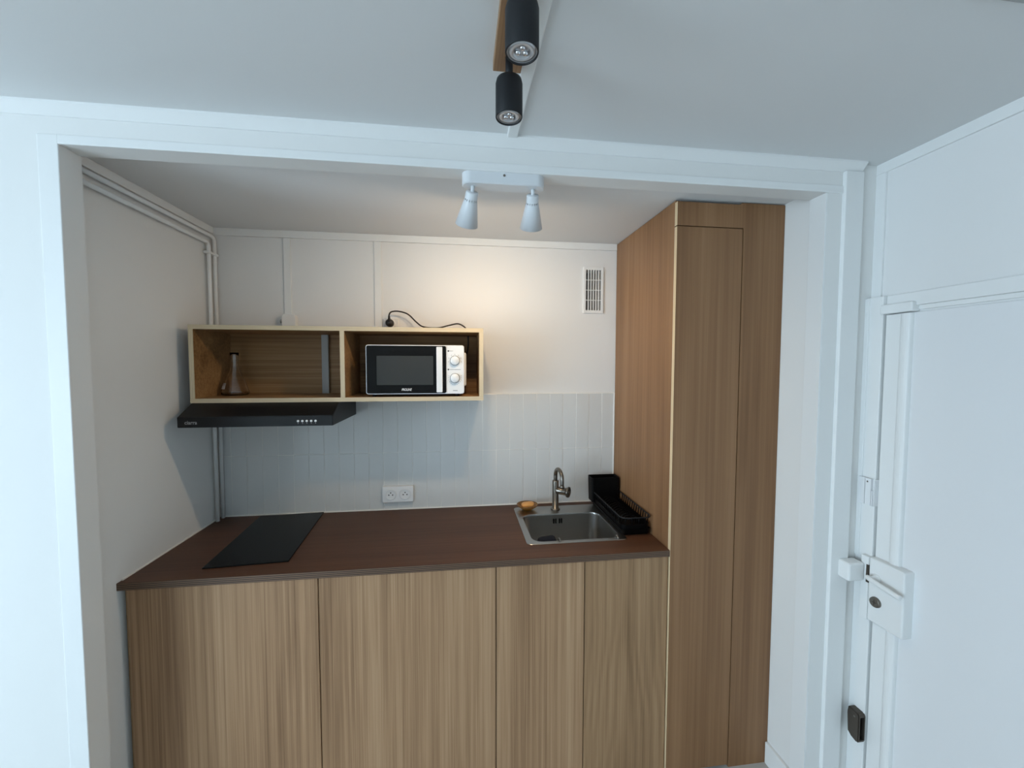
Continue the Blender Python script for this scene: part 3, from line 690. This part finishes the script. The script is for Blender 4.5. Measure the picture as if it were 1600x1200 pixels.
B('frame_rebate', 'trim', (XW-.001, XW+.001, -1.81, -.97, 1.884, 1.894), d1)
XB = 2.650
bm = bmesh.new()
prof = [(XW, -.882), (XB+.004, -.882), (XB+.002, -.884), (XB+.002, -.930)]
for k in range(9):
    a = math.pi*k/8; prof.append((XB+.004-.008*math.sin(a), -.946+.016*math.cos(a)))
prof += [(XB+.010, -.963), (XW, -.963)]
prism(bm, prof, lambda p: (p[0], p[1], .01), lambda p: (p[0], p[1], 1.884)); obj('lock_bar_cover', bm, 'trim', d1)
bm = bmesh.new(); box(bm, XB-.010, XW, -.972, -.868, 1.888, 1.921, .005, 3); obj('bar_end_cap', bm, 'trim', d1)
lk = B('lock_case', 'trim', (XB-.024, XW, -1.002, -.884, .792, 1.022), d1, .006, 3)
bm = bmesh.new(); lathe(bm, (XB-.022, -.912, .955), (-1, 0, 0), [(.017, 0), (.016, .006), (.010, .010), (.010, .022)], 20)
obj('handle_rose', bm, 'trim', lk)
bm = bmesh.new()
hp = smooth_path([(XB-.044, -.900, .9555), (XB-.050, -.912, .956), (XB-.051, -.945, .952), (XB-.050, -.985, .947), (XB-.048, -1.012, .944)], 6)
tube(bm, hp, .0085, 12)
for v_ in bm.verts: v_.co.x = (XB-.050)+(v_.co.x-(XB-.050))*.8; v_.co.z = .951+(v_.co.z-.951)*1.05
obj('lever_handle', bm, 'trim', lk)
bm = bmesh.new(); lathe(bm, (XB-.023, -.915, .872), (-1, 0, 0), [(.0185, 0), (.018, .006), (.0165, .010), (.0155, .010)], 28); obj('cylinder_ring', bm, 'steeld', lk)
bm = bmesh.new(); lathe(bm, (XB-.023, -.915, .872), (-1, 0, 0), [(.0155, 0), (.0155, .0085), (.0, .0085)], 24); obj('key_cylinder', bm, 'bronze', lk)
bm = bmesh.new(); box(bm, XB-.0335, XB-.031, -.9165, -.9135, .862, .882); box(bm, XB-.0335, XB-.031, -.922, -.908, .8705, .8735); obj('thumb_turn', bm, 'bronze', lk)
kp = B('keeper', 'trim', (XC-.018, XW, -.8815, -.853, .785, 1.018), d1, .003)
B('latch_bolt', 'bronze', (XC-.0186, XC-.012, -.883, -.874, .925, .99), kp)
ks = B('upper_keeper', 'white', (XC-.001, XW, -.8815, -.824, 1.203, 1.300), d1)
for a in ((-.8470, -.8240, 1.203, 1.300), (-.8700, -.8495, 1.203, 1.300), (-.8765, -.8725, 1.203, 1.258), (-.8815, -.8795, 1.203, 1.300)): B('keeper_plate', 'white', (XC-.010, XC, a[0], a[1], a[2], a[3]), ks)
bm = bmesh.new(); lathe(bm, (XC-.0095, -.857, 1.288), (-1, 0, 0), [(.0035, 0), (.003, .001), (0, .001)], 10); obj('keeper_screw', bm, 'steeld', ks)
# bronze keeper at the bottom
bm = bmesh.new()
bp = [(-.836, .330), (-.832, .40), (-.836, .425), (-.872, .425), (-.879, .418), (-.879, .318), (-.872, .312), (-.850, .318)]
prism(bm, bp, lambda p: (XC-.026, p[0], p[1]), lambda p: (XC+.004, p[0], p[1]))
bmesh.ops.bevel(bm, geom=bm.edges[:], offset=.003, segments=2, affect='EDGES'); bmesh.ops.recalc_face_normals(bm, faces=bm.faces[:])
fs = max((f for f in bm.faces if f.normal.y < -.9), key=lambda f: f.calc_area())          # the bolt hole, a real recess
bmesh.ops.inset_individual(bm, faces=[fs], thickness=.005, depth=0); bmesh.ops.inset_individual(bm, faces=[fs], thickness=.0005, depth=-.03)
kb = obj('lower_keeper', bm, 'bronze', d1); kb['label'] = 'dark bronze keeper'
bm = bmesh.new(); lathe(bm, (XC-.0255, -.862, .405), (-1, 0, 0), [(.004, 0), (.0035, .001), (0, .001)], 10); obj('keeper_screw', bm, 'steeld', kb)

# white contact box on the raised board
cbx = thing('door_contact', (2.60, YF-.03, .925), 'small white box fixed beside the entrance door lock', 'door contact')
bm = bmesh.new(); box(bm, 2.562, 2.628, YF-.056, YF-.008, .925, .992, .008, 3); obj('housing', bm, 'trim', cbx)
B('backplate', 'greyb', (2.566, 2.634, YF-.018, YF-.001, .929, .988), cbx, .002)
